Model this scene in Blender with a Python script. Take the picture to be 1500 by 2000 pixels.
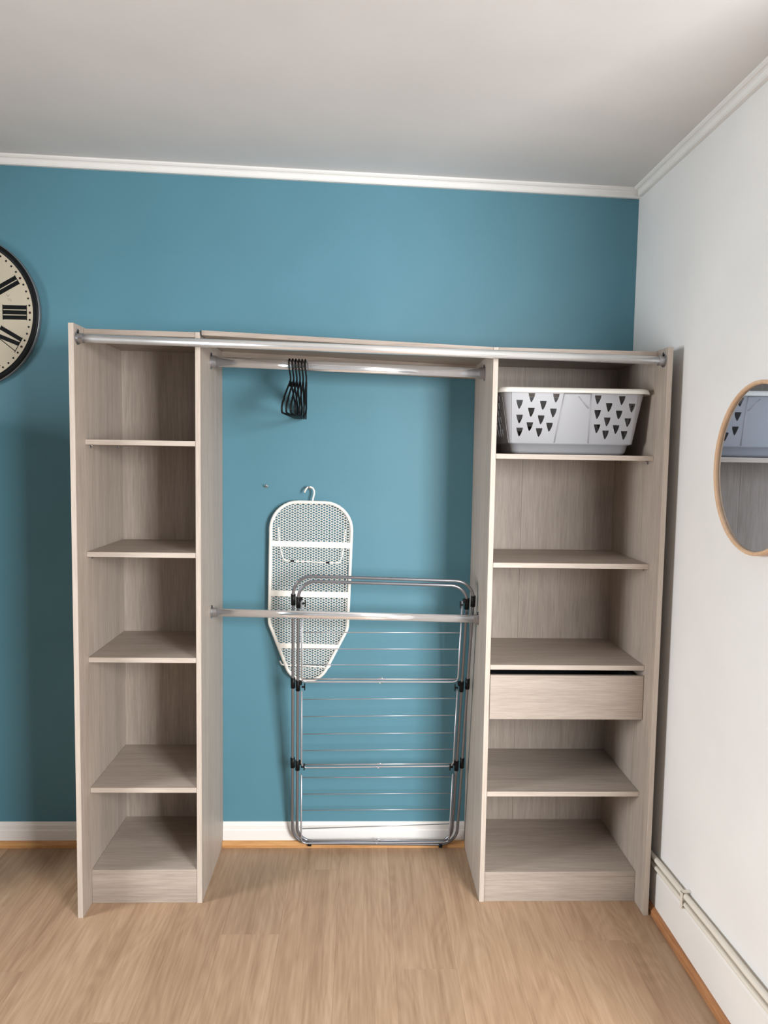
import bpy, bmesh, math, random
from mathutils import Vector, Matrix
from mathutils.geometry import delaunay_2d_cdt

# ------------------------------------------------------------------ clear
for o in list(bpy.data.objects):
    bpy.data.objects.remove(o, do_unlink=True)
SC = bpy.context.scene
COL = SC.collection
PI = math.pi
random.seed(7)

# ------------------------------------------------------------------ camera
cam_data = bpy.data.cameras.new('camera')
cam = bpy.data.objects.new('camera', cam_data)
COL.objects.link(cam)
cam_data.sensor_fit = 'VERTICAL'
cam_data.sensor_height = 36.0
cam_data.lens = 1425.0 / 2000.0 * 36.0
cam_data.clip_start = 0.02
YAW, PITCH, ROLL = -0.0326, -0.0758, 0.0156
_m = Matrix.Rotation(YAW, 3, 'Z') @ Matrix.Rotation(PI / 2 + PITCH, 3, 'X') @ Matrix.Rotation(ROLL, 3, 'Z')
cam.matrix_world = Matrix.Translation((0.9664, -2.9502, 1.6234)) @ _m.to_4x4()
SC.camera = cam

# ------------------------------------------------------------------ world, lights, exposure
world = bpy.data.worlds.new('world')
SC.world = world
world.use_nodes = True
world.node_tree.nodes['Background'].inputs[0].default_value = (0.75, 0.86, 1.0, 1)
world.node_tree.nodes['Background'].inputs[1].default_value = 0.1


def area(name, loc, rot, sx, sy, power, color):
    d = bpy.data.lights.new(name, 'AREA')
    d.shape = 'RECTANGLE'
    d.size, d.size_y = sx, sy
    d.energy = power
    d.color = color
    o = bpy.data.objects.new(name, d)
    COL.objects.link(o)
    o.location = loc
    o.rotation_euler = rot
    return o


# room shell numbers
XR, XL, YR = 2.0567, -2.3, -3.35           # right wall, left wall, rear wall
YN, XN = -1.55, 3.60                       # the right wall ends here; the room widens to XN behind it
WIN_B = (2.08, 3.28, 1.00, 2.35)           # window in the rear wall of the wide part: x0, x1, z0, z1
WIN_L = (-2.40, -1.30, 0.85, 2.10)         # window in the left wall: y0, y1, z0, z1
# skylight falls in at a downward slant, so the light planes lean outside the openings
lr = area('window_light_rear', (2.68, YR - 0.26, 1.72), (PI / 2 - 0.34, 0, 0.50), 1.18, 1.33, 162, (0.985, 0.99, 1.0))
lr.data.spread = math.radians(140)
ll = area('window_light_left', (XL - 0.26, -1.85, 1.52), (0, -PI / 2 + 0.36, 0), 1.23, 1.08, 96, (0.965, 0.982, 1.0))
ll.data.spread = math.radians(125)
SC.view_settings.view_transform = 'Standard'
SC.view_settings.look = 'None'
SC.view_settings.gamma = 1.0
SC.view_settings.use_curve_mapping = False
SC.view_settings.exposure = -0.16


# ------------------------------------------------------------------ materials
def lin(c):
    c = c / 255.0
    return c / 12.92 if c <= 0.04045 else ((c + 0.055) / 1.055) ** 2.4


def rgb(r, g, b):
    return (lin(r), lin(g), lin(b), 1.0)


def mat(name, color, rough=0.5, metal=0.0, spec=0.5):
    m = bpy.data.materials.new(name)
    m.use_nodes = True
    b = m.node_tree.nodes['Principled BSDF']
    b.inputs['Base Color'].default_value = color
    b.inputs['Roughness'].default_value = rough
    b.inputs['Metallic'].default_value = metal
    b.inputs['Specular IOR Level'].default_value = spec
    return m


def nd(m, kind, **kw):
    n = m.node_tree.nodes.new(kind)
    for k, v in kw.items():
        setattr(n, k, v)
    return n


def ramp(m, stops):
    r = nd(m, 'ShaderNodeValToRGB')
    e = r.color_ramp.elements
    while len(e) < len(stops):
        e.new(0.5)
    for i, (p, c) in enumerate(stops):
        e[i].position = p
        e[i].color = c
    return r


def add_bump(m, height_socket, strength, dist):
    b = nd(m, 'ShaderNodeBump')
    b.inputs['Strength'].default_value = strength
    b.inputs['Distance'].default_value = dist
    m.node_tree.links.new(height_socket, b.inputs['Height'])
    m.node_tree.links.new(b.outputs['Normal'], m.node_tree.nodes['Principled BSDF'].inputs['Normal'])


def painted(name, color, rough, scale=220, bump=0.06, mottle=0.03):
    """wall paint: flat colour, faint roller mottling and relief"""
    m = mat(name, color, rough)
    L = m.node_tree.links
    co = nd(m, 'ShaderNodeNewGeometry')
    n1 = nd(m, 'ShaderNodeTexNoise')
    n1.inputs['Scale'].default_value = 3.0
    n1.inputs['Detail'].default_value = 4
    L.new(co.outputs['Position'], n1.inputs['Vector'])
    a = tuple(c * (1 - mottle) for c in color[:3]) + (1,)
    b = tuple(min(1, c * (1 + mottle)) for c in color[:3]) + (1,)
    r = ramp(m, [(0.3, a), (0.7, b)])
    L.new(n1.outputs['Fac'], r.inputs['Fac'])
    L.new(r.outputs['Color'], m.node_tree.nodes['Principled BSDF'].inputs['Base Color'])
    n2 = nd(m, 'ShaderNodeTexNoise')
    n2.inputs['Scale'].default_value = scale
    n2.inputs['Detail'].default_value = 3
    L.new(co.outputs['Position'], n2.inputs['Vector'])
    add_bump(m, n2.outputs['Fac'], bump, 0.002)
    return m


def wood(name, axis, c_dark, c_mid, c_light, fine=190, long=3.0, rough=0.5, per_object=0.0, wave=0.35, bump=0.12, rings=0.0):
    """laminate wood: streaks stretched along one axis (0 x, 1 y, 2 z)"""
    m = mat(name, c_mid, rough, 0, 0.35)
    L = m.node_tree.links
    geo = nd(m, 'ShaderNodeNewGeometry')
    info = nd(m, 'ShaderNodeObjectInfo')
    off = nd(m, 'ShaderNodeVectorMath', operation='SCALE')
    comb = nd(m, 'ShaderNodeCombineXYZ')
    for i in range(3):
        L.new(info.outputs['Random'], comb.inputs[i])
    L.new(comb.outputs[0], off.inputs[0])
    off.inputs['Scale'].default_value = 13.0
    add = nd(m, 'ShaderNodeVectorMath', operation='ADD')
    L.new(geo.outputs['Position'], add.inputs[0])
    L.new(off.outputs[0], add.inputs[1])

    def stretched(across, along):
        mp = nd(m, 'ShaderNodeMapping')
        s = [across] * 3
        s[axis] = along
        mp.inputs['Scale'].default_value = s
        L.new(add.outputs[0], mp.inputs['Vector'])
        return mp
    n1 = nd(m, 'ShaderNodeTexNoise')
    n1.inputs['Scale'].default_value = 1.0
    n1.inputs['Detail'].default_value = 6
    n1.inputs['Roughness'].default_value = 0.65
    L.new(stretched(fine, long * 3).outputs[0], n1.inputs['Vector'])
    n2 = nd(m, 'ShaderNodeTexNoise')
    n2.inputs['Scale'].default_value = 1.0
    n2.inputs['Detail'].default_value = 3
    n2.inputs['Distortion'].default_value = 0.6
    L.new(stretched(fine * 0.13, long * 0.4).outputs[0], n2.inputs['Vector'])
    mix = nd(m, 'ShaderNodeMix', data_type='FLOAT')
    mix.inputs[0].default_value = wave
    L.new(n1.outputs['Fac'], mix.inputs[2])
    L.new(n2.outputs['Fac'], mix.inputs[3])
    fac = mix.outputs[0]
    if rings:
        # cathedral figure: contour lines of a slow noise stretched along the board
        n3 = nd(m, 'ShaderNodeTexNoise')
        n3.inputs['Scale'].default_value = 1.0
        n3.inputs['Detail'].default_value = 1.5
        n3.inputs['Roughness'].default_value = 0.4
        L.new(stretched(7.0, 1.5).outputs[0], n3.inputs['Vector'])
        mu = nd(m, 'ShaderNodeMath', operation='MULTIPLY')
        mu.inputs[1].default_value = 95.0
        L.new(n3.outputs['Fac'], mu.inputs[0])
        si = nd(m, 'ShaderNodeMath', operation='SINE')
        L.new(mu.outputs[0], si.inputs[0])
        ma = nd(m, 'ShaderNodeMath', operation='MULTIPLY_ADD')
        ma.inputs[1].default_value = rings
        L.new(si.outputs[0], ma.inputs[0])
        L.new(fac, ma.inputs[2])
        fac = ma.outputs[0]
    r = ramp(m, [(0.32, c_dark), (0.5, c_mid), (0.68, c_light)])
    L.new(fac, r.inputs['Fac'])
    out = r.outputs['Color']
    if per_object:
        hsv = nd(m, 'ShaderNodeHueSaturation')
        mr = nd(m, 'ShaderNodeMapRange')
        mr.inputs[3].default_value = 1 - per_object
        mr.inputs[4].default_value = 1 + per_object
        L.new(info.outputs['Random'], mr.inputs[0])
        L.new(mr.outputs[0], hsv.inputs['Value'])
        L.new(out, hsv.inputs['Color'])
        out = hsv.outputs['Color']
    L.new(out, m.node_tree.nodes['Principled BSDF'].inputs['Base Color'])
    add_bump(m, n1.outputs['Fac'], bump, 0.0008)
    return m


ASH = (rgb(150, 138, 128), rgb(168, 156, 145), rgb(183, 171, 160))
M = {
    'ash_z': wood('grey_ash_upright_grain', 2, *ASH),
    'ash_x': wood('grey_ash_cross_grain', 0, *ASH),
    'ash_edge': wood('pale_ash_edging', 2, rgb(176, 164, 152), rgb(190, 178, 166), rgb(202, 191, 180)),
    'ash_edge_x': wood('pale_ash_edging_cross', 0, rgb(176, 164, 152), rgb(190, 178, 166), rgb(202, 191, 180)),
    'oak_floor': wood('light_oak_laminate', 1, rgb(147, 118, 93), rgb(167, 138, 111), rgb(182, 154, 127),
                      fine=125, long=1.8, rough=0.42, per_object=0.055, wave=0.45, bump=0.06, rings=0.03),
    'oak_strip': wood('varnished_oak_strip', 1, rgb(146, 98, 64), rgb(172, 120, 80), rgb(188, 138, 96), fine=120, rough=0.4),
    'oak_strip_x': wood('varnished_oak_strip_cross', 0, rgb(160, 112, 66), rgb(196, 146, 94), rgb(212, 166, 112), fine=120, rough=0.4),
    'walnut': wood('walnut', 2, rgb(96, 78, 62), rgb(112, 92, 74), rgb(126, 104, 84)),
    'beech': wood('pale_beech', 2, rgb(196, 158, 124), rgb(212, 176, 142), rgb(224, 192, 160), fine=90, rough=0.45),
    'blue': painted('petrol_blue_paint', rgb(82, 131, 147), 0.55),
    'white_wall': painted('white_wall_paint', rgb(232, 231, 229), 0.6),
    'grey_wall': painted('grey_wall_paint', rgb(150, 150, 152), 0.6),
    'ceiling': painted('white_ceiling_paint', rgb(222, 219, 217), 0.7),
    'trim': painted('white_gloss_trim', rgb(236, 234, 230), 0.35, bump=0.03),
    'pipe': painted('cream_pipe_paint', rgb(228, 222, 210), 0.35, bump=0.05),
    'chrome': mat('chrome', (0.92, 0.92, 0.93, 1), 0.12, 0.82),
    'satin': mat('satin_rail_metal', (0.88, 0.875, 0.86, 1), 0.26, 0.75),
    'grey_tube': mat('grey_enamelled_tube', rgb(140, 142, 148), 0.30, 0.75),
    'wire': mat('thin_grey_wire', rgb(172, 172, 176), 0.35, 0.6),
    'black_plastic': mat('black_plastic', rgb(11, 12, 13), 0.5, 0, 0.25),
    'black_hanger': mat('black_hanger_plastic', rgb(7, 8, 9), 0.55, 0, 0.2),
    'white_enamel': mat('white_enamel', rgb(238, 236, 228), 0.40),
    'basket': mat('pale_grey_plastic', rgb(160, 161, 165), 0.28),
    'basket_rim': mat('cream_white_plastic', rgb(222, 219, 211), 0.32),
    'clock_black': mat('clock_black_lacquer', rgb(12, 14, 16), 0.5, 0, 0.2),
    'clock_side': mat('clock_case_grey', rgb(120, 126, 130), 0.35, 0.4),
    'dial': painted('clock_cream_dial', rgb(190, 181, 160), 0.6, mottle=0.05),
    'dial_grey': mat('clock_faint_print', rgb(150, 146, 134), 0.7),
    'dial_red': mat('clock_hour_dot', rgb(62, 24, 20), 0.7),
    'mirror': mat('mirror_glass', (0.55, 0.63, 0.74, 1), 0.01, 1.0),
    'dark_metal': mat('dark_drawer_steel', rgb(62, 68, 74), 0.4, 0.5),
    'steel': mat('steel', rgb(170, 170, 172), 0.3, 0.9),
    'dark_fitting': mat('dark_bracket', rgb(44, 42, 40), 0.6),  # dark finish of the top board's small bracket and the rod screws
}


# ------------------------------------------------------------------ mesh helpers (all in world coordinates)
def bm_new():
    return bmesh.new()


def b_box(bm, x0, x1, y0, y1, z0, z1, bev=0.0, dz=None):
    """box; dz = (left, right) lifts the two ends in x"""
    vs = []
    for x in (x0, x1):
        lift = 0 if not dz else (dz[0] if x == x0 else dz[1])
        for y in (y0, y1):
            for z in (z0, z1):
                vs.append(bm.verts.new((x, y, z + lift)))
    f = [(0, 1, 3, 2), (4, 6, 7, 5), (0, 4, 5, 1), (2, 3, 7, 6), (0, 2, 6, 4), (1, 5, 7, 3)]
    fs = [bm.faces.new([vs[i] for i in q]) for q in f]
    if bev > 0:
        es = list({e for q in fs for e in q.edges})
        bmesh.ops.bevel(bm, geom=es, offset=bev, segments=1, affect='EDGES')
    return vs


def frame_of(d):
    d = Vector(d).normalized()
    up = Vector((0, 0, 1)) if abs(d.z) < 0.9 else Vector((1, 0, 0))
    a = d.cross(up).normalized()
    return a, d.cross(a).normalized()


def b_tube(bm, pts, r, seg=10, closed=False, ry=None, cap=True):
    """round (or oval: r across, ry upright) tube along a polyline, rings carried along without twist"""
    P = [Vector(p) for p in pts]
    n = len(P)
    ry = r if ry is None else ry
    tang = []
    for i in range(n):
        if closed:
            t = (P[(i + 1) % n] - P[i]).normalized() + (P[i] - P[i - 1]).normalized()
        elif i == 0:
            t = P[1] - P[0]
        elif i == n - 1:
            t = P[-1] - P[-2]
        else:
            t = (P[i + 1] - P[i]).normalized() + (P[i] - P[i - 1]).normalized()
        tang.append(t.normalized())
    a, b = frame_of(tang[0])
    rings = []
    for i in range(n):
        t = tang[i]
        a = (a - t * a.dot(t)).normalized()
        b = t.cross(a).normalized()
        rings.append([bm.verts.new(P[i] + a * (r * math.cos(2 * PI * k / seg)) + b * (ry * math.sin(2 * PI * k / seg)))
                      for k in range(seg)])
    m = n if closed else n - 1
    for i in range(m):
        A, B = rings[i], rings[(i + 1) % n]
        for k in range(seg):
            f = bm.faces.new((A[k], A[(k + 1) % seg], B[(k + 1) % seg], B[k]))
            f.smooth = True
    if cap and not closed:
        bm.faces.new(rings[0][::-1])
        bm.faces.new(rings[-1])


def b_cyl(bm, p0, p1, r, seg=16, r2=None):
    a, b = frame_of(Vector(p1) - Vector(p0))
    rs = []
    for p, rr in ((p0, r), (p1, r if r2 is None else r2)):
        rs.append([bm.verts.new(Vector(p) + a * rr * math.cos(2 * PI * k / seg) + b * rr * math.sin(2 * PI * k / seg)) for k in range(seg)])
    for k in range(seg):
        f = bm.faces.new((rs[0][k], rs[0][(k + 1) % seg], rs[1][(k + 1) % seg], rs[1][k]))
        f.smooth = True
    bm.faces.new(rs[0][::-1])
    bm.faces.new(rs[1])


def b_extrude(bm, profile, p0, p1, mapper):
    """extrude a closed 2-D profile between stations p0, p1; mapper(station, u, v) -> point"""
    A = [bm.verts.new(mapper(p0, u, v)) for u, v in profile]
    B = [bm.verts.new(mapper(p1, u, v)) for u, v in profile]
    n = len(profile)
    for k in range(n):
        bm.faces.new((A[k], A[(k + 1) % n], B[(k + 1) % n], B[k]))
    bm.faces.new(A[::-1])
    bm.faces.new(B)


def round_poly(corners, seg=8):
    """corners: (x, y, radius) -> rounded closed outline"""
    out = []
    n = len(corners)
    for i in range(n):
        p = Vector(corners[i][:2])
        a = Vector(corners[i - 1][:2]) - p
        b = Vector(corners[(i + 1) % n][:2]) - p
        r = corners[i][2]
        ang = a.angle(b)
        d = min(r / math.tan(ang / 2), a.length * 0.49, b.length * 0.49)
        r = d * math.tan(ang / 2)
        s, e = p + a.normalized() * d, p + b.normalized() * d
        c = p + (a.normalized() + b.normalized()).normalized() * (r / math.sin(ang / 2))
        a0 = math.atan2(s.y - c.y, s.x - c.x)
        a1 = math.atan2(e.y - c.y, e.x - c.x)
        da = (a1 - a0 + PI) % (2 * PI) - PI
        for k in range(seg + 1):
            t = a0 + da * k / seg
            out.append((c.x + r * math.cos(t), c.y + r * math.sin(t)))
    return out


def link(name, bm, material, parent=None, recalc=True):
    """bmesh in world coordinates -> one mesh object (local to its parent's base)"""
    if recalc:
        bmesh.ops.recalc_face_normals(bm, faces=bm.faces)
    me = bpy.data.meshes.new(name)
    o = bpy.data.objects.new(name, me)
    COL.objects.link(o)
    me.materials.append(M[material])
    if parent is not None:
        base = parent
        off = Vector((0, 0, 0))
        while base is not None:
            off += base.location
            base = base.parent
        o.parent = parent
        for v in bm.verts:
            v.co -= off
    bm.to_mesh(me)
    bm.free()
    return o


def recentre(o, loc):
    """move a top-level mesh's origin"""
    loc = Vector(loc)
    for v in o.data.vertices:
        v.co -= loc
    o.location = loc
    return o


def thing(name, label, category, loc=(0, 0, 0), group=None):
    o = bpy.data.objects.new(name, None)
    COL.objects.link(o)
    o.empty_display_size = 0.05
    o.location = loc
    o['label'] = label
    o['category'] = category
    if group:
        o['group'] = group
    return o


def tag(o, label, category, group=None):
    o['label'] = label
    o['category'] = category
    if group:
        o['group'] = group
    return o


def struct(name, bm, material, label=None, parent=None, category=None):
    o = link(name, bm, material, parent)
    if parent is None:
        o['kind'] = 'structure'
        if label:
            o['label'] = label
        if category:
            o['category'] = category
    return o


def box_obj(name, x0, x1, y0, y1, z0, z1, material, parent=None, bev=0.0, dz=None):
    bm = bm_new()
    b_box(bm, x0, x1, y0, y1, z0, z1, bev, dz)
    return link(name, bm, material, parent)


# ------------------------------------------------------------------ room shell
def zceil(x):
    return 2.7545 - 0.0252 * (x + 0.4387)


WT = 0.1
bm = bm_new()
b_box(bm, XL - WT, XR + WT, 0, WT, -0.05, 2.9)
struct('wall_back', bm, 'blue', 'petrol blue painted wall behind the shelving', category='wall')

bm = bm_new()
b_box(bm, XR, XR + WT, YN, -0.0005, -0.05, 2.9)
struct('wall_right', bm, 'white_wall', 'plain white wall with the round mirror', category='wall')
bm = bm_new()
b_box(bm, XR + WT + 0.0005, XN, YN, YN + WT, -0.05, 2.9)
struct('wall_return', bm, 'white_wall', 'white return wall where the room widens', category='wall')
bm = bm_new()
b_box(bm, XN, XN + WT, YR - WT, YN + WT, -0.05, 2.9)
struct('wall_far_right', bm, 'white_wall', 'white side wall of the wider part of the room', category='wall')
y0, y1, z0, z1 = WIN_L
bm = bm_new()
for (a, b, c, d) in ((y1, -0.0005, -0.05, 2.9), (YR - WT, y0, -0.05, 2.9), (y0, y1, -0.05, z0), (y0, y1, z1, 2.9)):
    b_box(bm, XL - WT, XL, a, b, c, d)
struct('wall_left', bm, 'blue', 'petrol blue painted side wall by the clock', category='wall')
x0, x1, z0, z1 = WIN_B
bm = bm_new()
for (a, b, c, d) in ((XL + 0.0005, x0, -0.05, 2.9), (x1, XN - 0.0005, -0.05, 2.9), (x0, x1, -0.05, z0), (x0, x1, z1, 2.9)):
    b_box(bm, a, b, YR - WT, YR, c, d)
struct('wall_rear', bm, 'grey_wall', 'plain grey wall facing the shelving', category='wall')

# window frames (behind the photographer)
def window(name, lb, horizontal, u0, u1, z0, z1, pos):
    bm = bm_new()
    w = 0.04

    def bb(a, b, c, d):
        if horizontal:
            b_box(bm, a, b, pos - 0.02, pos + 0.02, c, d)
        else:
            b_box(bm, pos - 0.02, pos + 0.02, a, b, c, d)
    bb(u0, u1, z0, z0 + w); bb(u0, u1, z1 - w, z1)
    bb(u0, u0 + w, z0 + w, z1 - w); bb(u1 - w, u1, z0 + w, z1 - w)
    return struct(name, bm, 'trim', lb, category='window')


window('window_1', 'white window frame in the wall facing the shelving', True, *WIN_B, YR - 0.025)
window('window_2', 'white window frame in the blue side wall', False, *WIN_L, XL - 0.025)

# ceiling (sloped slightly along x to absorb the image skew)
bm = bm_new()
va, vb = XL - WT, XN + WT
vs = [bm.verts.new(p) for p in ((va, YR - WT, zceil(va)), (vb, YR - WT, zceil(vb)), (vb, WT, zceil(vb)), (va, WT, zceil(va)),
                                (va, YR - WT, 3.0), (vb, YR - WT, 3.0), (vb, WT, 3.0), (va, WT, 3.0))]
for q in ((0, 1, 2, 3), (7, 6, 5, 4), (0, 4, 5, 1), (1, 5, 6, 2), (2, 6, 7, 3), (3, 7, 4, 0)):
    bm.faces.new([vs[i] for i in q])
struct('ceiling', bm, 'ceiling', 'flat white painted ceiling', category='ceiling')

# cornices: stepped profile (out from the wall, down from the ceiling)
CR = [(0, 0.006), (0.032, 0.006), (0.032, -0.006), (0.027, -0.011), (0.021, -0.012), (0.017, -0.016), (0.017, -0.030), (0.013, -0.0345), (0, -0.0345)]
bm = bm_new()
b_extrude(bm, CR, XL, XR - 0.0005, lambda x, u, v: (x, -u - 0.0005, zceil(x) + v))
struct('trim_1', bm, 'trim', 'white stepped cornice above the blue wall', category='cornice')
bm = bm_new()
b_extrude(bm, CR, YN, -0.0335, lambda y, u, v: (XR - u - 0.0005, y, zceil(XR - u) + v))
struct('trim_2', bm, 'trim', 'white stepped cornice above the white wall', category='cornice')

# skirting boards
SK = [(0, 0.024), (0.013, 0.024), (0.013, 0.066), (0.010, 0.070), (0.010, 0.086), (0.006, 0.094), (0.004, 0.100), (0, 0.100)]
QS = [(0, 0.0), (0.030, 0.0), (0.030, 0.012), (0.022, 0.024), (0, 0.024)]
for i, (xa, xb) in enumerate(((XL, -0.0015), (0.4135, 1.4193))):
    bm = bm_new()
    b_extrude(bm, SK, xa, xb, lambda x, u, v: (x, -u - 0.0005, v))
    o = struct('baseboard_back' if i == 0 else 'baseboard_bay', bm, 'trim',
               ('white skirting board under the clock on the blue wall', 'white skirting board behind the folded drying rack')[i], category='skirting')
    bm = bm_new()
    b_extrude(bm, QS, xa, xb, lambda x, u, v: (x, -u - 0.0005, v))
    struct('trim_%d' % (3 + i), bm, 'oak_strip_x', ('varnished wooden floor strip along the blue wall under the clock',
                                                   'varnished wooden floor strip below the drying rack')[i], category='floor strip')


def sk_lift(y):
    return 0.05 * (-y - 0.45)


bm = bm_new()
SKR = [(0, 0.026), (0.014, 0.026), (0.014, 0.146), (0.010, 0.155), (0.004, 0.158), (0, 0.158)]
b_extrude(bm, SKR, YN, -0.001, lambda y, u, v: (XR - u - 0.0005, y, v + (sk_lift(y) * (v - 0.026) / 0.132)))
struct('baseboard_right', bm, 'trim', 'tall white skirting board below the painted pipes', category='skirting')
bm = bm_new()
b_extrude(bm, [(0, 0), (0.030, 0), (0.030, 0.014), (0.020, 0.026), (0, 0.026)], YN, -0.001, lambda y, u, v: (XR - u - 0.0005, y, v))
struct('trim_5', bm, 'oak_strip', 'reddish wooden floor strip along the white wall', category='floor strip')

# floor: sub-floor plus every laminate plank as a part
bm = bm_new()
b_box(bm, XL - WT, XN + WT, YR - WT, WT, -0.06, -0.011)
floor = struct('floor', bm, 'oak_strip', 'light oak laminate floor laid towards the blue wall', category='floor')
PW, PL = 0.194, 1.285
ends = {-5: -0.30, -4: -0.578, -3: -0.19, -2: -1.1, -1: -0.7525, 0: -0.25, 1: -1.15, 2: -0.62, 3: -0.634, -6: -0.96, -7: -0.10, -8: -0.75, -9: -0.42}
k0 = math.floor((XL - 1.291) / PW)
k = k0
while 1.291 + k * PW < XN:
    xa = max(1.291 + k * PW, XL) + 0.00015
    xb = min(1.291 + (k + 1) * PW, XN) - 0.00015
    e = ends.get(k, -random.uniform(0.1, 1.2))
    far = 0.0 if xa < XR else YN
    ys = [far]
    y = e
    while y > far - 0.05:
        y -= PL
    while y > YR:
        ys.append(y)
        y -= PL
    ys.append(YR)
    if xb - xa > 0.01:
        for a, b in zip(ys[1:], ys[:-1]):
            if b - a < 0.01:
                continue
            bm = bm_new()
            vs = b_box(bm, xa, xb, a + 0.00015, b - 0.00015, -0.010, 0.0)
            o = link('plank', bm, 'oak_floor', floor)
    k += 1

# ------------------------------------------------------------------ shelving units
D1, D2, T = 0.4856, 0.4023, 0.018
YB = -0.0015


def band(o, x0, x1, yf, z0, z1, m='ash_edge'):
    """paler edging strip glued on a board's front edge"""
    return box_obj('edge_band', x0 + 0.0006, x1 - 0.0006, yf - 0.0009, yf - 0.00002, z0 + 0.0006, z1 - 0.0006, m, o)


def pins(shelf_obj, x0, x1, zb, front):
    for x, sgn in ((x0, 1), (x1, -1)):
        for y in (front + 0.045, -0.075):
            bm = bm_new()
            b_cyl(bm, (x + 0.0003 * sgn, y, zb - 0.0028), (x + 0.010 * sgn, y, zb - 0.0028), 0.0026, 8)
            b_box(bm, min(x + 0.0003 * sgn, x + 0.0035 * sgn), max(x + 0.0003 * sgn, x + 0.0035 * sgn), y - 0.004, y + 0.004, zb - 0.012, zb - 0.0003)
            link('shelf_pin', bm, 'steel', shelf_obj)


def shelf(unit, x0, x1, ztop, front=-D2 + 0.001, with_pins=True):
    o = box_obj('shelf', x0 + 0.0004, x1 - 0.0004, front, -0.009, ztop - T, ztop, 'ash_x', unit, 0.0008)
    band(o, x0 + 0.0004, x1 - 0.0004, front, ztop - T, ztop, 'ash_edge_x')
    if with_pins:
        pins(o, x0, x1, ztop - T, front)
    return o


# narrow unit beside the clock
left = thing('shelving_unit', 'narrow tall grey ash shelving unit with five open compartments, beside the clock', 'shelving unit',
             (0.2, -0.2, 0), 'open shelving units of the wardrobe')
band(box_obj('outer_side_panel', 0, T, -D1, YB, 0.0, 2.0458, 'ash_z', left, 0.0008), 0, T, -D1, 0.0, 2.0458)
band(box_obj('side_panel', 0.3945, 0.4125, -D2, YB, 0.0, 2.037, 'ash_z', left, 0.0008), 0.3945, 0.4125, -D2, 0.0, 2.037)
box_obj('top_panel', T + 0.0003, 0.3942, -D2 + 0.0005, -0.0088, 2.037 - T, 2.037, 'ash_x', left, 0.0008, dz=(0.004, 0))
box_obj('back_panel', T + 0.0003, 0.3942, -0.0085, YB, 0.03, 2.036, 'ash_z', left)
for z in (1.6666, 1.2775, 0.9038, 0.4306):
    shelf(left, T, 0.3945, z)
box_obj('bottom_panel', T + 0.0004, 0.3941, -D2 + 0.001, -0.009, 0.1252 - T, 0.1252, 'ash_x', left, 0.0008)
box_obj('plinth', T + 0.0004, 0.3941, -D2 + 0.002, -D2 + 0.018, 0.0, 0.1252 - T - 0.0006, 'ash_x', left, 0.0008)

# wide unit by the white wall
right = thing('shelving_unit', 'wide tall grey ash shelving unit with a drawer, holding the laundry basket', 'shelving unit',
              (1.72, -0.2, 0), 'open shelving units of the wardrobe')
band(box_obj('side_panel', 1.4203, 1.4383, -D2, YB, 0.0, 2.0073, 'ash_z', right, 0.0008), 1.4203, 1.4383, -D2, 0.0, 2.0073)
band(box_obj('outer_side_panel', 1.9975, 2.0155, -D1, YB, 0.0, 2.0068, 'ash_z', right, 0.0008), 1.9975, 2.0155, -D1, 0.0, 2.0068)
box_obj('top_panel', 1.4386, 1.9972, -D2 + 0.0005, -0.0088, 2.0073 - T, 2.0073, 'ash_x', right, 0.0008, dz=(0.0, -0.004))
for xa, xb in ((1.4386, 1.6205), (1.6213, 1.9972)):
    box_obj('back_panel', xa, xb, -0.0085, YB, 0.03, 2.0025, 'ash_z', right)
for z in (1.6401, 1.2553, 0.8865, 0.4174):
    shelf(right, 1.4383, 1.9975, z)
box_obj('bottom_panel', 1.4387, 1.9971, -D2 + 0.001, -0.009, 0.1132 - T, 0.1132, 'ash_x', right, 0.0008)
box_obj('plinth', 1.4387, 1.9971, -D2 + 0.002, -D2 + 0.018, 0.0, 0.1132 - T - 0.0004, 'ash_x', right, 0.0008)
# drawer: front, with box sides, base and back as its pieces
dr = box_obj('drawer', 1.4400, 1.9960, -D2 - 0.002, -D2 + 0.014, 0.688, 0.849, 'ash_x', right, 0.0008)
dr['label'] = 'horizontal-grain drawer front left slightly ajar at the top'
for xa in (1.4560, 1.9660):
    box_obj('drawer_side', xa, xa + 0.013, -D2 + 0.0145, -0.035, 0.705, 0.838, 'dark_metal', dr)
box_obj('drawer_base', 1.4695, 1.9655, -D2 + 0.0145, -0.035, 0.705, 0.715, 'dark_metal', dr)
box_obj('drawer_back', 1.4695, 1.9655, -0.048, -0.035, 0.7155, 0.825, 'dark_metal', dr)
for xa in (1.4386, 1.9800):
    box_obj('drawer_runner', xa, xa + 0.0170, -D2 + 0.03, -0.03, 0.745, 0.790, 'steel', right)

# board bridging the two units
mid = thing('top_board', 'long grey ash board bridging the two shelving units above the rods', 'shelf', (0.916, -0.2, 2.0))
bm = bm_new()
b_box(bm, 0.4165, 1.4200, -D2, YB, -0.0165, 0.0, 0.0008, dz=(2.0436, 2.0073))
link('board', bm, 'ash_x', mid)
bm = bm_new()
vs = b_box(bm, 0.4130, 1.4198, -0.019, YB, 0.0, 0.0555, 0, dz=(1.9690, 1.9385))
for v in vs:
    if v.co.z > 1.99:
        v.co.z = 2.0436 - 0.0170 - (v.co.x - 0.4165) / 1.0035 * 0.0363
link('cleat', bm, 'ash_x', mid)
bm = bm_new()
b_tube(bm, [(0.4150, -D2 - 0.003, 2.042), (0.4150, -D2 - 0.003, 2.030), (0.4185, -D2 - 0.003, 2.022), (0.428, -D2 - 0.003, 2.018)], 0.0022, 6)
link('edge_strip', bm, 'dark_fitting', mid)


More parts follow.
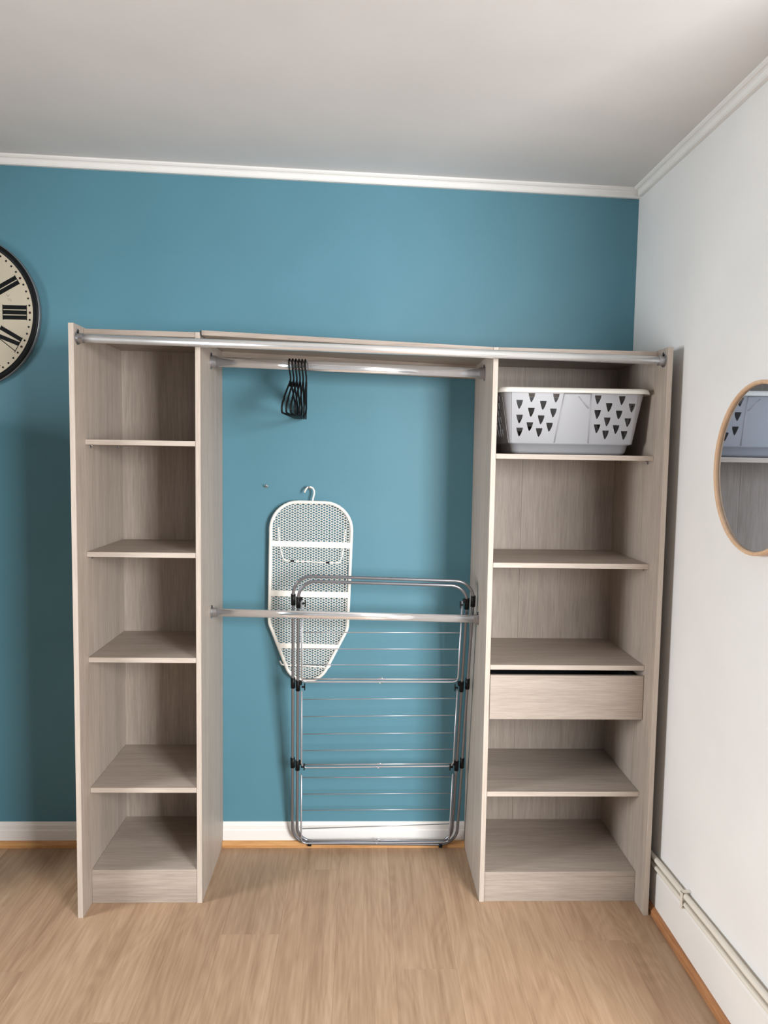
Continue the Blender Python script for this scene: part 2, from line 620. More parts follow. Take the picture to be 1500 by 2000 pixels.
# ------------------------------------------------------------------ rods
def rod(name, label, p0, p1, rx, rz, material, flange_h, group=None):
    """oval rod between two panels with a cup bracket and screw at each end"""
    p0, p1 = Vector(p0), Vector(p1)
    o = thing(name, label, 'rod', (p0 + p1) / 2, group)
    d = (p1 - p0).normalized()
    bm = bm_new()
    a, b = p0 + d * 0.004, p1 - d * 0.004
    n = 28
    rings = []
    for p in (a, b):
        rings.append([bm.verts.new((p.x, p.y + rx * math.cos(2 * PI * k / n), p.z + rz * math.sin(2 * PI * k / n))) for k in range(n)])
    for k in range(n):
        f = bm.faces.new((rings[0][k], rings[0][(k + 1) % n], rings[1][(k + 1) % n], rings[1][k]))
        f.smooth = True
    bm.faces.new(rings[0][::-1]); bm.faces.new(rings[1])
    link('tube', bm, material, o)
    for p, s in ((p0, 1), (p1, -1)):
        bm = bm_new()
        # cup around the rod end, open shield plate against the panel
        n = 20
        x0, x1, x2 = p.x, p.x + s * 0.0022, p.x + s * 0.020
        prof = [(1.75, x0), (1.75, x1), (1.22, x1), (1.22, x2), (1.02, x2)]
        rr = []
        for f_, x in prof:
            rr.append([bm.verts.new((x, p.y + rx * (1 + (f_ - 1) * 1.3) * math.cos(2 * PI * k / n),
                                     p.z + (rz * (1 + (f_ - 1) * 0.75)) * math.sin(2 * PI * k / n))) for k in range(n)])
        for A, B in zip(rr[:-1], rr[1:]):
            for k in range(n):
                bm.faces.new((A[k], A[(k + 1) % n], B[(k + 1) % n], B[k]))
        bm.faces.new(rr[0][::-1])
        bm.faces.new(rr[-1])
        br = link('bracket', bm, 'steel', o)
        # screw ear above the cup
        bm = bm_new()
        b_box(bm, min(p.x, p.x + s * 0.0022), max(p.x, p.x + s * 0.0022), p.y - 0.008, p.y + 0.008, p.z + rz * 1.1, p.z + rz + flange_h, 0.0006)
        link('screw_plate', bm, 'steel', br)
        bm = bm_new()
        b_cyl(bm, (p.x + s * 0.0022, p.y, p.z + rz + flange_h * 0.55), (p.x + s * 0.0048, p.y, p.z + rz + flange_h * 0.55), 0.0048, 10)
        link('screw', bm, 'dark_fitting', br)
    return o


YROD = -0.232
rod('curtain_rail', 'long satin metal rail across the front top of both shelving units', (0.0184, -0.456, 2.0008), (1.9971, -0.456, 1.9645),
    0.0125, 0.0140, 'satin', 0.016)
rod('hanging_rod', 'chrome clothes rod carrying the black hangers under the top board', (0.4129, YROD, 1.9600), (1.4199, YROD, 1.9366),
    0.0080, 0.0185, 'chrome', 0.014, 'oval chrome clothes rods in the open bay')
rod('hanging_rod', 'chrome clothes rod crossing in front of the ironing board and drying rack', (0.4129, YROD, 1.0310), (1.4199, YROD, 1.0142),
    0.0078, 0.0150, 'chrome', 0.012, 'oval chrome clothes rods in the open bay')


# ------------------------------------------------------------------ hangers
def make_hanger():
    o = thing('clothes_hanger', 'slim black plastic clothes hanger on the upper chrome rod', 'hanger', (0, 0, 0), 'black hangers bunched on the upper rod')
    R = 0.0034
    # local: y along the hanger, z up, origin at the rod's top
    hook = [(0, 0.020, -0.026), (0, 0.0225, -0.012), (0, 0.0185, 0.000), (0, 0.0105, 0.0065), (0, 0.0, 0.0080), (0, -0.0105, 0.0055),
            (0, -0.0175, -0.002), (0, -0.0195, -0.014), (0.001, -0.0165, -0.030), (0.003, -0.008, -0.046), (0.004, 0, -0.058), (0.004, 0, -0.078)]
    bm = bm_new()
    b_tube(bm, hook, 0.0030, 8)
    link('hook', bm, 'black_hanger', o)
    sh = [(0.004, 0, -0.074), (0.004, 0.028, -0.082), (0.003, 0.09, -0.110), (0.002, 0.155, -0.143), (0.002, 0.164, -0.155), (0.002, 0.174, -0.155),
          (0.001, 0.188, -0.164), (0, 0.199, -0.179), (0, 0.199, -0.191), (0, 0.190, -0.198)]
    loop = [(x, -y, z) for x, y, z in sh[::-1]] + sh[1:]
    bm = bm_new()
    b_tube(bm, loop, R, 8, closed=False)
    link('shoulder', bm, 'black_hanger', o)
    bm = bm_new()
    b_tube(bm, [(0, -0.1905, -0.198), (0, 0, -0.1985), (0, 0.1905, -0.198)], R, 8)
    link('trouser_bar', bm, 'black_hanger', o)
    bm = bm_new()
    b_box(bm, 0.0005, 0.0075, -0.022, 0.022, -0.093, -0.072, 0.002)
    link('neck_plate', bm, 'black_hanger', o)
    return o


def copy_tree(o, parent=None):
    c = o.copy()
    COL.objects.link(c)
    c.parent = parent
    for ch in list(o.children):
        copy_tree(ch, c)
    return c


h0 = make_hanger()
zrod_top = lambda x: 1.9600 - (x - 0.4129) / 1.007 * 0.0234 + 0.0185
spots = [(0.7003 + 0.0115 * i, -1.8 + 5.2 * i / 5) for i in range(6)]
ORD = ('first', 'second', 'third', 'fourth', 'fifth', 'last')
hs = [h0] + [copy_tree(h0) for _ in spots[1:]]
for i, (h, (x, deg)) in enumerate(zip(hs, spots)):
    h.location = (x, YROD, zrod_top(x) - 0.0052)
    h.rotation_euler = (0, 0, math.radians(deg))
    h['label'] = 'slim black plastic hanger, %s of the bunch counting from the narrow shelving unit' % ORD[i]

# ------------------------------------------------------------------ ironing board on the wall
IBY = -0.030
ib = thing('ironing_board', 'small white wire-mesh tabletop ironing board hung upside down on the blue wall', 'ironing board', (0.765, IBY, 0.71))
TOP = round_poly([(0.610, 1.4385, 0.11), (0.936, 1.4350, 0.11), (0.9205, 0.925, 0.07), (0.757, 0.60, 0.001), (0.6045, 0.945, 0.07)], 9)
OUT = TOP[:30] + [(0.757 + 0.0885 * math.cos(math.radians(t)), 0.7965 + 0.0885 * math.sin(math.radians(t))) for t in range(-24, -160, -8)] + TOP[40:]
bm = bm_new()
b_tube(bm, [(x, IBY, z) for x, z in OUT], 0.0068, 10, closed=True)
link('rim', bm, 'white_enamel', ib)


def inside(x, z, poly):
    c = False
    n = len(poly)
    for i in range(n):
        (xa, za), (xb, zb) = poly[i], poly[i - 1]
        if (za > z) != (zb > z) and x < (xb - xa) * (z - za) / (zb - za) + xa:
            c = not c
    return c


def span(z, poly):
    xs = []
    n = len(poly)
    for i in range(n):
        (xa, za), (xb, zb) = poly[i], poly[i - 1]
        if (za > z) != (zb > z):
            xs.append((xb - xa) * (z - za) / (zb - za) + xa)
    return min(xs), max(xs)


# expanded-metal mesh: zigzag strands
bm = bm_new()
px, pz, hw, yt = 0.0212, 0.0104, 0.0013, 0.0007
row = 0
z = 0.712
while z < 1.436:
    sgn = 1 if row % 2 == 0 else -1
    j = 0
    x = 0.600
    while x < 0.94:
        za = z - sgn * pz * 0.25 * (1 if j % 2 == 0 else -1)
        zb = z + sgn * pz * 0.25 * (1 if j % 2 == 0 else -1)
        xa, xb = x, x + px / 2
        if inside(xa, za, OUT) and inside(xb, zb, OUT):
            v = [bm.verts.new((xx, yy, zz)) for (xx, yy, zz) in (
                (xa, IBY - yt, za - hw), (xb, IBY - yt, zb - hw), (xb, IBY - yt, zb + hw), (xa, IBY - yt, za + hw),
                (xa, IBY + yt, za - hw), (xb, IBY + yt, zb - hw), (xb, IBY + yt, zb + hw), (xa, IBY + yt, za + hw))]
            bm.faces.new((v[0], v[1], v[2], v[3])); bm.faces.new((v[7], v[6], v[5], v[4]))
            bm.faces.new((v[0], v[4], v[5], v[1])); bm.faces.new((v[3], v[2], v[6], v[7]))
        x += px / 2
        j += 1
    z += pz / 2
    row += 1
me_o = link('wire_mesh', bm, 'white_enamel', ib, recalc=False)
me_o['kind'] = 'stuff'
for zc_, h in ((1.2680, 0.024), (1.0665, 0.024), (0.8525, 0.021)):
    xa, xb = span(zc_, OUT)
    bm = bm_new()
    b_box(bm, xa + 0.003, xb - 0.003, IBY - 0.006, IBY - 0.0025, zc_ - h / 2, zc_ + h / 2, 0.001, dz=(0.0015, -0.0030))
    link('cross_bar', bm, 'white_enamel', ib)
# folded wire legs
bm = bm_new()
b_tube(bm, [(0.640, IBY - 0.0010, 1.336), (0.642, IBY - 0.0010, 1.29), (0.652, IBY - 0.0010, 1.235), (0.660, IBY - 0.0010, 1.207), (0.672, IBY - 0.0010, 1.200),
            (0.870, IBY - 0.0010, 1.193), (0.886, IBY - 0.0010, 1.196), (0.894, IBY - 0.0010, 1.215), (0.903, IBY - 0.0010, 1.27), (0.907, IBY - 0.0010, 1.330)], 0.0026, 8)
link('folding_leg', bm, 'white_enamel', ib)
bm = bm_new()
b_tube(bm, [(0.648, IBY - 0.0010, 0.790), (0.655, IBY - 0.0010, 0.776), (0.668, IBY - 0.0010, 0.772), (0.70, IBY - 0.0010, 0.772), (0.76, IBY - 0.0010, 0.770), (0.825, IBY - 0.0010, 0.765),
            (0.845, IBY - 0.0010, 0.762), (0.852, IBY - 0.0010, 0.770), (0.850, IBY - 0.0010, 0.786)], 0.0030, 8)
link('folding_leg', bm, 'white_enamel', ib)
for x, z in ((0.696, 1.199), (0.838, 1.1945)):
    bm = bm_new()
    b_cyl(bm, (x - 0.007, IBY - 0.0010, z), (x + 0.007, IBY - 0.0010, z), 0.0040, 10)
    link('rubber_foot', bm, 'black_plastic', ib)
bm = bm_new()
b_tube(bm, [(0.7745, IBY, 1.434), (0.7765, IBY, 1.452), (0.7815, IBY, 1.470), (0.7815, IBY, 1.483), (0.7755, IBY, 1.4935), (0.766, IBY, 1.4985),
            (0.755, IBY, 1.4965), (0.7475, IBY, 1.488), (0.7425, IBY, 1.475)], 0.0036, 8)
link('hook', bm, 'white_enamel', ib)


def wall_hook(label, x, z, long):
    o = thing('wall_hook', label, 'hook', (x, -0.0005, z))
    bm = bm_new()
    b_cyl(bm, (x, -0.0006, z), (x, -0.003, z), 0.0062, 14)
    link('plate', bm, 'steel', o)
    bm = bm_new()
    b_tube(bm, [(x, -0.003, z), (x, -long, z), (x, -long - 0.004, z + 0.003), (x, -long - 0.005, z + 0.009)], 0.0022, 8)
    link('peg', bm, 'steel', o)
    return o


wall_hook('small steel wall hook holding up the ironing board', 0.762, 1.4915, 0.034)
wall_hook('small empty steel wall hook left beside the ironing board hook', 0.588, 1.4965, 0.018)

# ------------------------------------------------------------------ folded drying rack leaning on the lower rod
RKX = 1.05


def rk(x, z, d=0.0):
    """point on the rack's leaning plane; d brings it towards the room"""
    return (x, -0.030 - 0.165 * z - d, z)


rack = thing('drying_rack', 'folded grey metal clothes drying rack leaning against the lower chrome rod', 'drying rack', (RKX, -0.032, 0.0))
TUB = 0.0062
fa = round_poly([(0.7035, 0.0240, 0.072), (1.3850, 0.0155, 0.072), (1.4030, 1.1560, 0.072), (0.7180, 1.1720, 0.072)], 8)
bm = bm_new()
b_tube(bm, [rk(x, z) for x, z in fa], TUB, 10, closed=True)
link('outer_frame', bm, 'grey_tube', rack)
fb = round_poly([(0.7235, 0.0350, 0.066), (1.3630, 0.0270, 0.066), (1.3790, 1.1390, 0.066), (0.7375, 1.1520, 0.066)], 8)
bm = bm_new()
b_tube(bm, [rk(x, z, 0.004) for x, z in fb], TUB, 10, closed=True)
link('inner_frame', bm, 'grey_tube', rack)
# three folded tiers: each a wire frame with four drying wires
XLw = lambda z: 0.7405 + 0.0095 * z
XRw = lambda z: 1.3520 + 0.0060 * z
tiers = [(0.746, 1.078, 0.003, [0.8186, 0.8843, 0.9513, 1.018]),
         (0.376, 0.708, 0.008, [0.4553, 0.5276, 0.6034, 0.676]),
         (0.030, 0.345, 0.004, [0.1090, 0.1857, 0.2589, 0.3336])]
for ti, (zh, zt, tilt, wires) in enumerate(tiers):
    bm = bm_new()
    pts = [(XLw(zt), zt), (XLw(zh + 0.02), zh + 0.02), (XLw(zh) + 0.006, zh + 0.004), (XLw(zh) + 0.020, zh),
           (XRw(zh) - 0.020, zh + tilt), (XRw(zh) - 0.006, zh + tilt + 0.004), (XRw(zh + 0.02), zh + tilt + 0.02), (XRw(zt), zt + tilt)]
    b_tube(bm, [rk(x, z, 0.013) for x, z in pts], 0.0034, 8)
    tf = link('folding_tier', bm, 'wire', rack)
    bm = bm_new()
    b_tube(bm, [rk(XLw(zh), zh + 0.012, 0.013), rk(XRw(zh), zh + tilt + 0.012, 0.013)], 0.0030, 8)
    link('hinge_bar', bm, 'wire', tf)
    for i, zw in enumerate(wires):
        t2 = tilt + (0.018 if (ti == 2 and i == 0) else 0)
        bm = bm_new()
        b_tube(bm, [rk(XLw(zw), zw - t2 / 2, 0.013), rk(XRw(zw), zw + t2 / 2, 0.013)], 0.0018, 6)
        link('drying_wire', bm, 'wire', tf)
    # clear plastic catch in the middle of each hinge bar
    bm = bm_new()
    cx, cz = 1.055, zh + tilt / 2 + 0.006
    ring = [rk(cx + 0.0115 * math.cos(a * PI / 8), cz + 0.0115 * math.sin(a * PI / 8), 0.013) for a in range(16)]
    b_tube(bm, ring, 0.0016, 6, closed=True)
    link('catch_ring', bm, 'steel', tf)


def x_on(z, side, inner):
    if side < 0:
        a, b = ((0.7235, 0.7375) if inner else (0.7035, 0.7180))
    else:
        a, b = ((1.3630, 1.3790) if inner else (1.3850, 1.4030))
    return a + (b - a) * z / 1.15


for side in (-1, 1):
    for zc_ in (1.078, 0.738, 0.393):
        for inner in (False, True):
            z = zc_ - (0.010 if inner else 0.0)
            x = x_on(z, side, inner)
            bm = bm_new()
            d = 0.004 if inner else 0.0
            b_tube(bm, [rk(x - 0.00003, z - 0.021, d), rk(x, z + 0.021, d)], 0.0092, 10)
            if inner:
                xs = sorted((x - side * 0.004, x - side * 0.016))
                b_box(bm, xs[0], xs[1], rk(0, z, d)[1] - 0.012, rk(0, z, d)[1] + 0.004, z + 0.004, z + 0.020, 0.0015)
            c = link('clip', bm, 'black_plastic', rack)
        # wing knob beside the inner clip
        z = zc_ - 0.012
        x = x_on(z, side, True) - side * 0.027
        bm = bm_new()
        y = rk(0, z, 0.016)[1]
        b_box(bm, x - 0.0022, x + 0.0022, y - 0.003, y + 0.003, z - 0.014, z + 0.014, 0.001)
        xs = sorted((x, x + side * 0.012))
        b_box(bm, xs[0], xs[1], y - 0.003, y + 0.003, z - 0.003, z + 0.003)
        link('wing_knob', bm, 'black_plastic', rack)
for x in (0.775, 1.318):
    bm = bm_new()
    zz = 0.0232 - (x - 0.7035) * 0.0125
    b_cyl(bm, (x - 0.007, -0.0345, zz - 0.0035), (x + 0.007, -0.0345, zz - 0.0035), 0.0088, 12)
    link('rubber_foot', bm, 'black_plastic', rack)

# ------------------------------------------------------------------ laundry basket
SHZ = 1.6401
bk = thing('laundry_basket', 'pale grey plastic laundry basket with triangular holes on the upper shelf', 'basket', (1.716, -0.2, SHZ))
BX0, BX1, BY0, BY1 = 1.4620, 1.9720, -0.380, -0.030      # walls at the top
HB = 0.228


def inset(h):
    """how far the wall has come in at height h"""
    t = 1 - h / HB
    s = 0.040 * t
    if h < 0.036:
        s += 0.006
    return s


def fill_with_holes(outer, holes, thick):
    """flat plate with real holes: constrained triangulation, two faces and the hole edges"""
    pts, edges = [], []
    for loop in [outer] + holes:
        k = len(pts)
        pts += [Vector(p) for p in loop]
        edges += [(k + i, k + (i + 1) % len(loop)) for i in range(len(loop))]
    V, E_, F_, _, _, _ = delaunay_2d_cdt(pts, edges, [], 0, 1e-7)
    n = len(V)
    tris = []
    for f in F_:
        cx = sum(V[i].x for i in f) / len(f)
        cy = sum(V[i].y for i in f) / len(f)
        if inside(cx, cy, outer) and not any(inside(cx, cy, h) for h in holes):
            tris.append(tuple(f))
    vs = [(v.x, v.y, -thick / 2) for v in V] + [(v.x, v.y, thick / 2) for v in V]
    fs = [t[::-1] for t in tris] + [tuple(i + n for i in t) for t in tris]
    count = {}
    for t in tris:
        for i in range(len(t)):
            e = (t[i], t[(i + 1) % len(t)])
            count[e] = 1
    for (i, j) in count:
        if (j, i) not in count:
            fs.append((i, j, j + n, i + n))
    return vs, fs


def shield(u, v, s=1.0):
    """rounded inverted triangle: flat top, sides bowing to a point"""
    w, h = 0.0118 * s, 0.0300 * s
    return [(u - w, v + h * 0.5), (u + w, v + h * 0.5), (u + w * 0.93, v + h * 0.22), (u + w * 0.66, v - h * 0.12), (u + w * 0.22, v - h * 0.46),
            (u, v - h * 0.54), (u - w * 0.22, v - h * 0.46), (u - w * 0.55, v - h * 0.12), (u - w * 0.86, v + h * 0.22)]


HL = [(1.5741, 1.839), (1.6607, 1.8388), (1.5321, 1.815), (1.6165, 1.8131), (1.5757, 1.7882), (1.6546, 1.787), (1.5354, 1.7642), (1.6125, 1.7625),
      (1.5738, 1.7381), (1.6444, 1.7371), (1.5385, 1.7185), (1.6086, 1.7179)]
HR = [(1.8118, 1.8355), (1.898, 1.8345), (1.8537, 1.8095), (1.9361, 1.8088), (1.8146, 1.7846), (1.8921, 1.7842), (1.8517, 1.7593), (1.9263, 1.7579),
      (1.8174, 1.7344), (1.8863, 1.7329), (1.85, 1.7132), (1.9172, 1.7126)]
RC = 0.030                                            # corner radius at the top
H0 = 0.040                                            # lower edge of the perforated field
bm = bm_new()


def add_panel(vs, fs, mp):
    bv = [bm.verts.new(mp(*v)) for v in vs]
    for f in fs:
        try:
            bm.faces.new([bv[i] for i in f])
        except ValueError:
            pass


def ix(h):
    return inset(h)


# long walls (front with the measured holes, back mirrored)
fx = [(x - 0.010, z - SHZ) for x, z in HL] + [(x - 0.012, z - SHZ) for x, z in HR]
outer = [(BX0 + RC + ix(H0) * 0.35, H0), (BX1 - RC - ix(H0) * 0.35, H0), (BX1 - RC, HB), (BX0 + RC, HB)]
vs, fs = fill_with_holes(outer, [shield(u, v) for u, v in fx], 0.0024)
add_panel(vs, fs, lambda u, v, w: (u, BY0 + ix(v) + w, SHZ + v))
add_panel(vs, fs, lambda u, v, w: (u, BY1 - ix(v) + w, SHZ + v))
# short walls
YC = (BY0 + BY1) / 2
hy = []
for r_, v in enumerate((0.195, 0.172, 0.147, 0.122, 0.097, 0.076)):
    for c in (-0.085, -0.030, 0.030, 0.085):
        hy.append((YC + c * (1 if r_ % 2 == 0 else 0.72), v))
outer = [(BY0 + RC + ix(H0) * 0.35, H0), (BY1 - RC - ix(H0) * 0.35, H0), (BY1 - RC, HB), (BY0 + RC, HB)]
vs, fs = fill_with_holes(outer, [shield(u, v, 0.9) for u, v in hy], 0.0024)
add_panel(vs, fs, lambda u, v, w: (BX0 + ix(v) + w, u, SHZ + v))
add_panel(vs, fs, lambda u, v, w: (BX1 - ix(v) + w, u, SHZ + v))
# rounded corners between them
for sx, sy in ((0, 0), (1, 0), (1, 1), (0, 1)):
    rings = []
    for h in (H0, HB * 0.4, HB * 0.7, HB):
        i = ix(h)
        e = RC + i * 0.7 - 0.0
        # corner arc between the two flat walls at this height
        ox = BX0 if sx == 0 else BX1
        oy = BY0 if sy == 0 else BY1
        dx = 1 if sx == 0 else -1
        dy = 1 if sy == 0 else -1
        kk = RC + (ix(H0) * 0.35) * (HB - h) / (HB - H0)
        ax, ay = ox + dx * kk, oy + dy * i            # end on the long wall
        bx, by = ox + dx * i, oy + dy * kk            # end on the short wall
        cx, cy = ax, by
        ring = []
        for k in range(9):
            t = PI / 2 * k / 8
            ring.append(bm.verts.new((cx + (bx - cx) * math.sin(t), cy + (ay - cy) * math.cos(t), SHZ + h)))
        rings.append(ring)
    for A, B in zip(rings[:-1], rings[1:]):
        for k in range(8):
            f = bm.faces.new((A[k], A[k + 1], B[k + 1], B[k]))
            f.smooth = True
link('basket_wall', bm, 'basket', bk, recalc=False)


def rrect(h, extra=0.0, seg=8, rad=None):
    i = ix(h) - extra
    r = (RC if rad is None else rad)
    return [(x, y) for x, y in round_poly([(BX0 + i, BY0 + i, r), (BX1 - i, BY0 + i, r), (BX1 - i, BY1 - i, r), (BX0 + i, BY1 - i, r)], seg)]


# solid foot of the basket
bm = bm_new()
rings = []
for h, ex in ((0.0, -0.014), (0.004, -0.006), (0.012, -0.001), (0.0355, 0.0), (0.0365, 0.0005), (0.041, 0.0005)):
    rings.append([bm.verts.new((x, y, SHZ + h)) for x, y in rrect(h, ex)])
for A, B in zip(rings[:-1], rings[1:]):
    n = len(A)
    for k in range(n):
        f = bm.faces.new((A[k], A[(k + 1) % n], B[(k + 1) % n], B[k])); f.smooth = True
bm.faces.new(rings[0][::-1])
link('basket_base', bm, 'basket', bk)
# rolled rim
bm = bm_new()
rings = []
for h, ex in ((HB - 0.004, 0.0005), (HB + 0.004, 0.003), (HB + 0.006, 0.008), (HB + 0.004, 0.014), (HB - 0.004, 0.0185), (HB - 0.0125, 0.0200), (HB - 0.0125, 0.0185), (HB - 0.005, 0.016), (HB + 0.001, 0.011), (HB - 0.006, 0.002)):
    rings.append([bm.verts.new((x, y, SHZ + h)) for x, y in rrect(HB, ex, rad=RC + ex)])
for j in range(len(rings)):
    A, B = rings[j], rings[(j + 1) % len(rings)]
    n = len(A)
    for k in range(n):
        f = bm.faces.new((A[k], A[(k + 1) % n], B[(k + 1) % n], B[k])); f.smooth = True
rim = link('basket_rim', bm, 'basket_rim', bk)
rim['label'] = 'cream white rolled rim'
# raised ribs framing the plain middle field
for (ua, va, ub, vb) in ((1.6790, 0.213, 1.6560, 0.042), (1.7745, 0.213, 1.7780, 0.042), (1.6775, 0.2145, 1.7760, 0.2145), (1.7300, 0.205, 1.7690, 0.165)):
    bm = bm_new()
    b_tube(bm, [(ua, BY0 + ix(va) - 0.0012, SHZ + va), ((ua + ub) / 2, BY0 + ix((va + vb) / 2) - 0.0012, SHZ + (va + vb) / 2), (ub, BY0 + ix(vb) - 0.0012, SHZ + vb)], 0.0022, 8)
    link('rib', bm, 'basket', bk)

# ------------------------------------------------------------------ wall clock
CX, CZ, CRAD = -0.5876, 2.1590, 0.298
ck = thing('wall_clock', 'large round cream wall clock with black rim and Roman numerals', 'clock', (CX, -0.001, CZ))


def disc_rings(bm, prof, seg=96, cap0=False, cap1=False):
    rs = []
    for r, y in prof:
        rs.append([bm.verts.new((CX + r * math.sin(2 * PI * k / seg), y, CZ + r * math.cos(2 * PI * k / seg))) for k in range(seg)])
    for A, B in zip(rs[:-1], rs[1:]):
        for k in range(seg):
            f = bm.faces.new((A[k], A[(k + 1) % seg], B[(k + 1) % seg], B[k])); f.smooth = True
    if cap0:
        bm.faces.new(rs[0])
    if cap1:
        bm.faces.new(rs[-1])


bm = bm_new()
disc_rings(bm, [(CRAD - 0.002, -0.001), (CRAD, -0.004), (CRAD, -0.020), (CRAD - 0.0030, -0.0225)], cap0=True, cap1=True)
link('case', bm, 'clock_side', ck)
bm = bm_new()
disc_rings(bm, [(CRAD - 0.0030, -0.0226), (CRAD - 0.005, -0.0265), (CRAD - 0.012, -0.0285), (CRAD - 0.021, -0.0270), (CRAD - 0.0255, -0.0226)])
link('rim', bm, 'clock_black', ck)
bm = bm_new()
disc_rings(bm, [(CRAD - 0.0250, -0.0227), (CRAD - 0.0252, -0.0238)], cap0=True, cap1=True)
link('dial', bm, 'dial', ck)
YD = -0.0240


def flat_quad(bm, pts, th=0.0005):
    A = [bm.verts.new((x, YD, z)) for x, z in pts]
    B = [bm.verts.new((x, YD - th, z)) for x, z in pts]
    n = len(pts)
    bm.faces.new(A); bm.faces.new(B[::-1])
    for k in range(n):
        bm.faces.new((A[k], A[(k + 1) % n], B[(k + 1) % n], B[k]))


def polar(ang, u, v):
    """u clockwise across the numeral, v outwards along the radius"""
    s, c = math.sin(ang), math.cos(ang)
    return (CX + v * s + u * c, CZ + v * c - u * s)


R0, R1 = 0.158, 0.249
GL = {'I': 0.0195, 'V': 0.046, 'X': 0.046}
NUM = ['XII', 'I', 'II', 'III', 'IV', 'V', 'VI', 'VII', 'VIII', 'IX', 'X', 'XI']
for hnum, s in enumerate(NUM):
    ang = 2 * PI * hnum / 12
    bm = bm_new()
    width = sum(GL[ch] for ch in s)
    u = -width / 2

    def stroke(ua, va, ub, vb, w):
        flat_quad(bm, [polar(ang, ua - w / 2, va), polar(ang, ua + w / 2, va), polar(ang, ub + w / 2, vb), polar(ang, ub - w / 2, vb)])
    for ch in s:
        w = GL[ch]
        um = u + w / 2
        if ch == 'I':
            stroke(um, R0, um, R1, 0.0158)
        elif ch == 'V':
            stroke(um, R0, um - w * 0.30, R1, 0.0158)
            stroke(um + 0.004, R0, um + w * 0.38, R1, 0.0028)
        else:
            stroke(um + w * 0.30, R0, um - w * 0.30, R1, 0.0158)
            stroke(um - w * 0.36, R0, um + w * 0.36, R1, 0.0028)
        ser = w * 0.5
        for vv in (R0, R1):
            if ch == 'V' and vv == R0:
                continue
            flat_quad(bm, [polar(ang, um - ser, vv - 0.0012), polar(ang, um + ser, vv - 0.0012), polar(ang, um + ser, vv + 0.0012), polar(ang, um - ser, vv + 0.0012)])
        u += w
    link('numeral', bm, 'clock_black', ck)
bm = bm_new()
bh = bm_new()
for k_ in range(60):
    big = k_ % 5 == 0
    a = 2 * PI * k_ / 60
    x, z = CX + 0.2615 * math.sin(a), CZ + 0.2615 * math.cos(a)
    r = 0.0050 if big else 0.0040
    flat_quad(bh if big else bm, [(x + r * math.sin(t * PI / 4), z + r * math.cos(t * PI / 4)) for t in range(8)])
link('minute_dots', bm, 'clock_black', ck)['kind'] = 'stuff'
link('hour_dots', bh, 'dial_red', ck)['kind'] = 'stuff'
# faint illegible script printed between two and three
bm = bm_new()
for (ua, va, ub, vb) in ((-0.416, 2.2290, -0.4085, 2.2185), (-0.4085, 2.2185, -0.402, 2.2265), (-0.410, 2.2125, -0.4035, 2.2030), (-0.4035, 2.2125, -0.396, 2.2065), (-0.396, 2.2065, -0.398, 2.1995),
                         (-0.404, 2.1935, -0.4025, 2.1915), (-0.3985, 2.1855, -0.3960, 2.1820)):
    d = Vector((ub - ua, vb - va)).normalized() * 0.0009
    flat_quad(bm, [(ua - d.y, va + d.x), (ua + d.y, va - d.x), (ub + d.y, vb - d.x), (ub - d.y, vb + d.x)], 0.0003)
link('script_mark', bm, 'dial_grey', ck)
for nm, ang, ln, w in (('hour_hand', math.radians(280), 0.14, 0.012), ('minute_hand', math.radians(236), 0.225, 0.008)):
    bm = bm_new()
    pts = [polar(ang, -w / 2, -0.03), polar(ang, w / 2, -0.03), polar(ang, w * 0.7, ln * 0.8), polar(ang, 0, ln), polar(ang, -w * 0.7, ln * 0.8)]
    yy = -0.0265 if nm == 'hour_hand' else -0.0280
    A = [bm.verts.new((x, yy, z)) for x, z in pts]
    B = [bm.verts.new((x, yy - 0.001, z)) for x, z in pts]
    bm.faces.new(A); bm.faces.new(B[::-1])
    for k in range(5):
        bm.faces.new((A[k], A[(k + 1) % 5], B[(k + 1) % 5], B[k]))
    link(nm, bm, 'clock_black', ck)
bm = bm_new()
b_cyl(bm, (CX, -0.0238, CZ), (CX, -0.0305, CZ), 0.009, 16)
link('hub', bm, 'clock_black', ck)

# ------------------------------------------------------------------ round mirror on the white wall
MY, MZ, MR = -1.012, 1.607, 0.236
mr = thing('round_mirror', 'round mirror in a thin pale wooden frame on the white wall', 'mirror', (XR - 0.001, MY, MZ))


def mring(bm, prof, seg=96, caps=False):
    rs = []
    for r, d in prof:
        rs.append([bm.verts.new((XR - d, MY + r * math.cos(2 * PI * k / seg), MZ + r * math.sin(2 * PI * k / seg))) for k in range(seg)])
    n = len(rs)
    for j in range(n if not caps else n - 1):
        A, B = rs[j], rs[(j + 1) % n]
        for k in range(seg):
            f = bm.faces.new((A[k], A[(k + 1) % seg], B[(k + 1) % seg], B[k])); f.smooth = not caps
    if caps:
        bm.faces.new(rs[0]); bm.faces.new(rs[-1])


bm = bm_new()
mring(bm, [(MR, 0.001), (MR, 0.022), (MR - 0.003, 0.026), (MR - 0.008, 0.026), (MR - 0.011, 0.022), (MR - 0.011, 0.001)])
fr = link('frame', bm, 'beech', mr)
for p in fr.data.polygons:
    p.use_smooth = False
bm = bm_new()
mring(bm, [(MR - 0.0113, 0.002), (MR - 0.0113, 0.017)], caps=True)
link('glass', bm, 'mirror', mr)

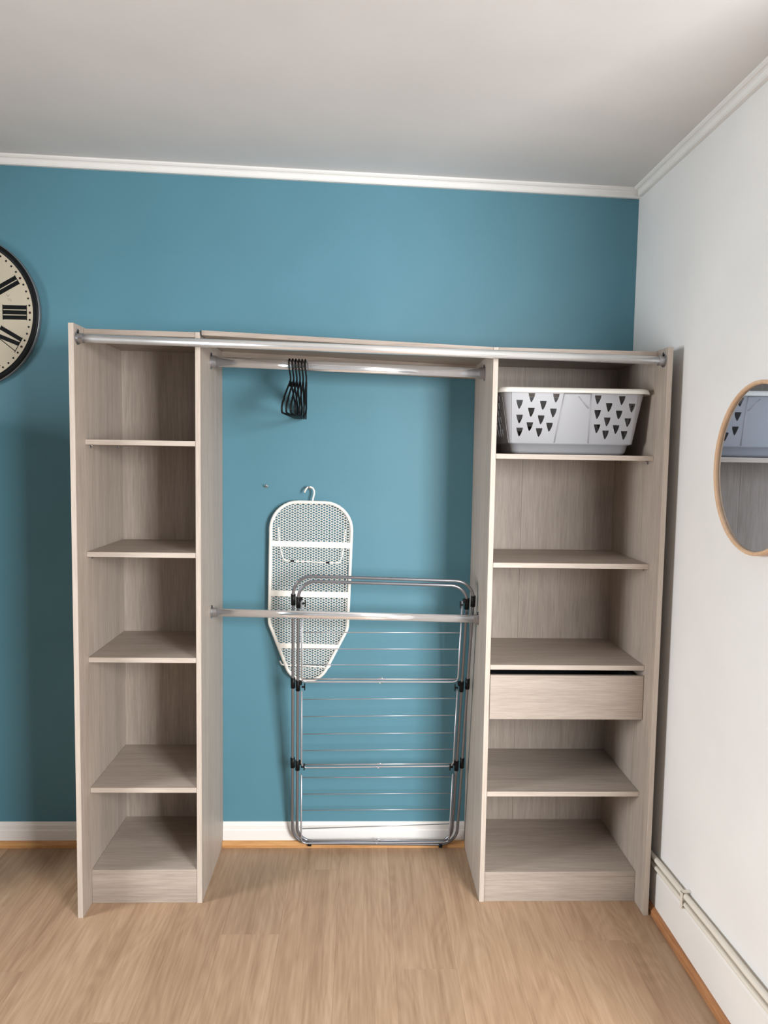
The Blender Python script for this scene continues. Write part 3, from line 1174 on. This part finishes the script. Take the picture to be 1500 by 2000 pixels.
# mirror turned and set a touch off the wall to shift its reflection
mr.rotation_euler.z = -0.0320
mr.location.x -= 0.0085

# ------------------------------------------------------------------ painted heating pipes on the white wall
for nm, lb, z0_, r_ in (('heating_pipe', 'upper white painted pipe running above the tall skirting board', 0.2000, 0.0095),
                        ('heating_pipe', 'lower white painted pipe lying on top of the tall skirting board', 0.1715, 0.0080)):
    xx = XR - 0.0165
    bm = bm_new()
    pts = [(xx + random.uniform(-0.0012, 0.0012), y, z0_ + sk_lift(y) + random.uniform(-0.0008, 0.0008)) for y in [-0.004 - i * 0.11 for i in range(15)]]
    b_tube(bm, pts, r_, 12)
    o = recentre(link(nm, bm, 'pipe'), (xx, -0.7, z0_))
    tag(o, lb, 'pipe', 'heating pipes along the white wall')
for yc in (-0.708,):
    zz = 0.186 + sk_lift(yc)
    bm = bm_new()
    b_box(bm, XR - 0.030, XR - 0.001, yc - 0.006, yc + 0.006, zz - 0.028, zz - 0.024, 0.0005)
    b_box(bm, XR - 0.030, XR - 0.0265, yc - 0.006, yc + 0.006, zz - 0.024, zz + 0.030, 0.0005)
    b_box(bm, XR - 0.030, XR - 0.001, yc - 0.006, yc + 0.006, zz + 0.026, zz + 0.031, 0.0005)
    o = recentre(link('pipe_clip', bm, 'pipe'), (XR - 0.001, yc, zz))
    tag(o, 'white clip holding the two painted pipes to the white wall', 'clip')

# ------------------------------------------------------------------ unseen cupboard added left of the picture to block the left window's light
cb = thing('shade_cabinet', 'walnut two-door cupboard added out of view to block light from the left window', 'shade_cabinet', (-1.0, -0.3, 0))
box_obj('body', -1.30, -0.72, -0.55, -0.034, 0.0, 1.76, 'walnut', cb, 0.002)
for xa, xb, xk in ((-1.298, -1.0115, -1.035), (-1.0085, -0.722, -0.985)):
    d = box_obj('door', xa, xb, -0.571, -0.5515, 0.07, 1.755, 'walnut', cb, 0.002)
    bm = bm_new()
    b_tube(bm, [(xk, -0.572, 0.95), (xk, -0.592, 0.955), (xk, -0.592, 1.065), (xk, -0.572, 1.07)], 0.004, 8)
    link('handle', bm, 'steel', d)
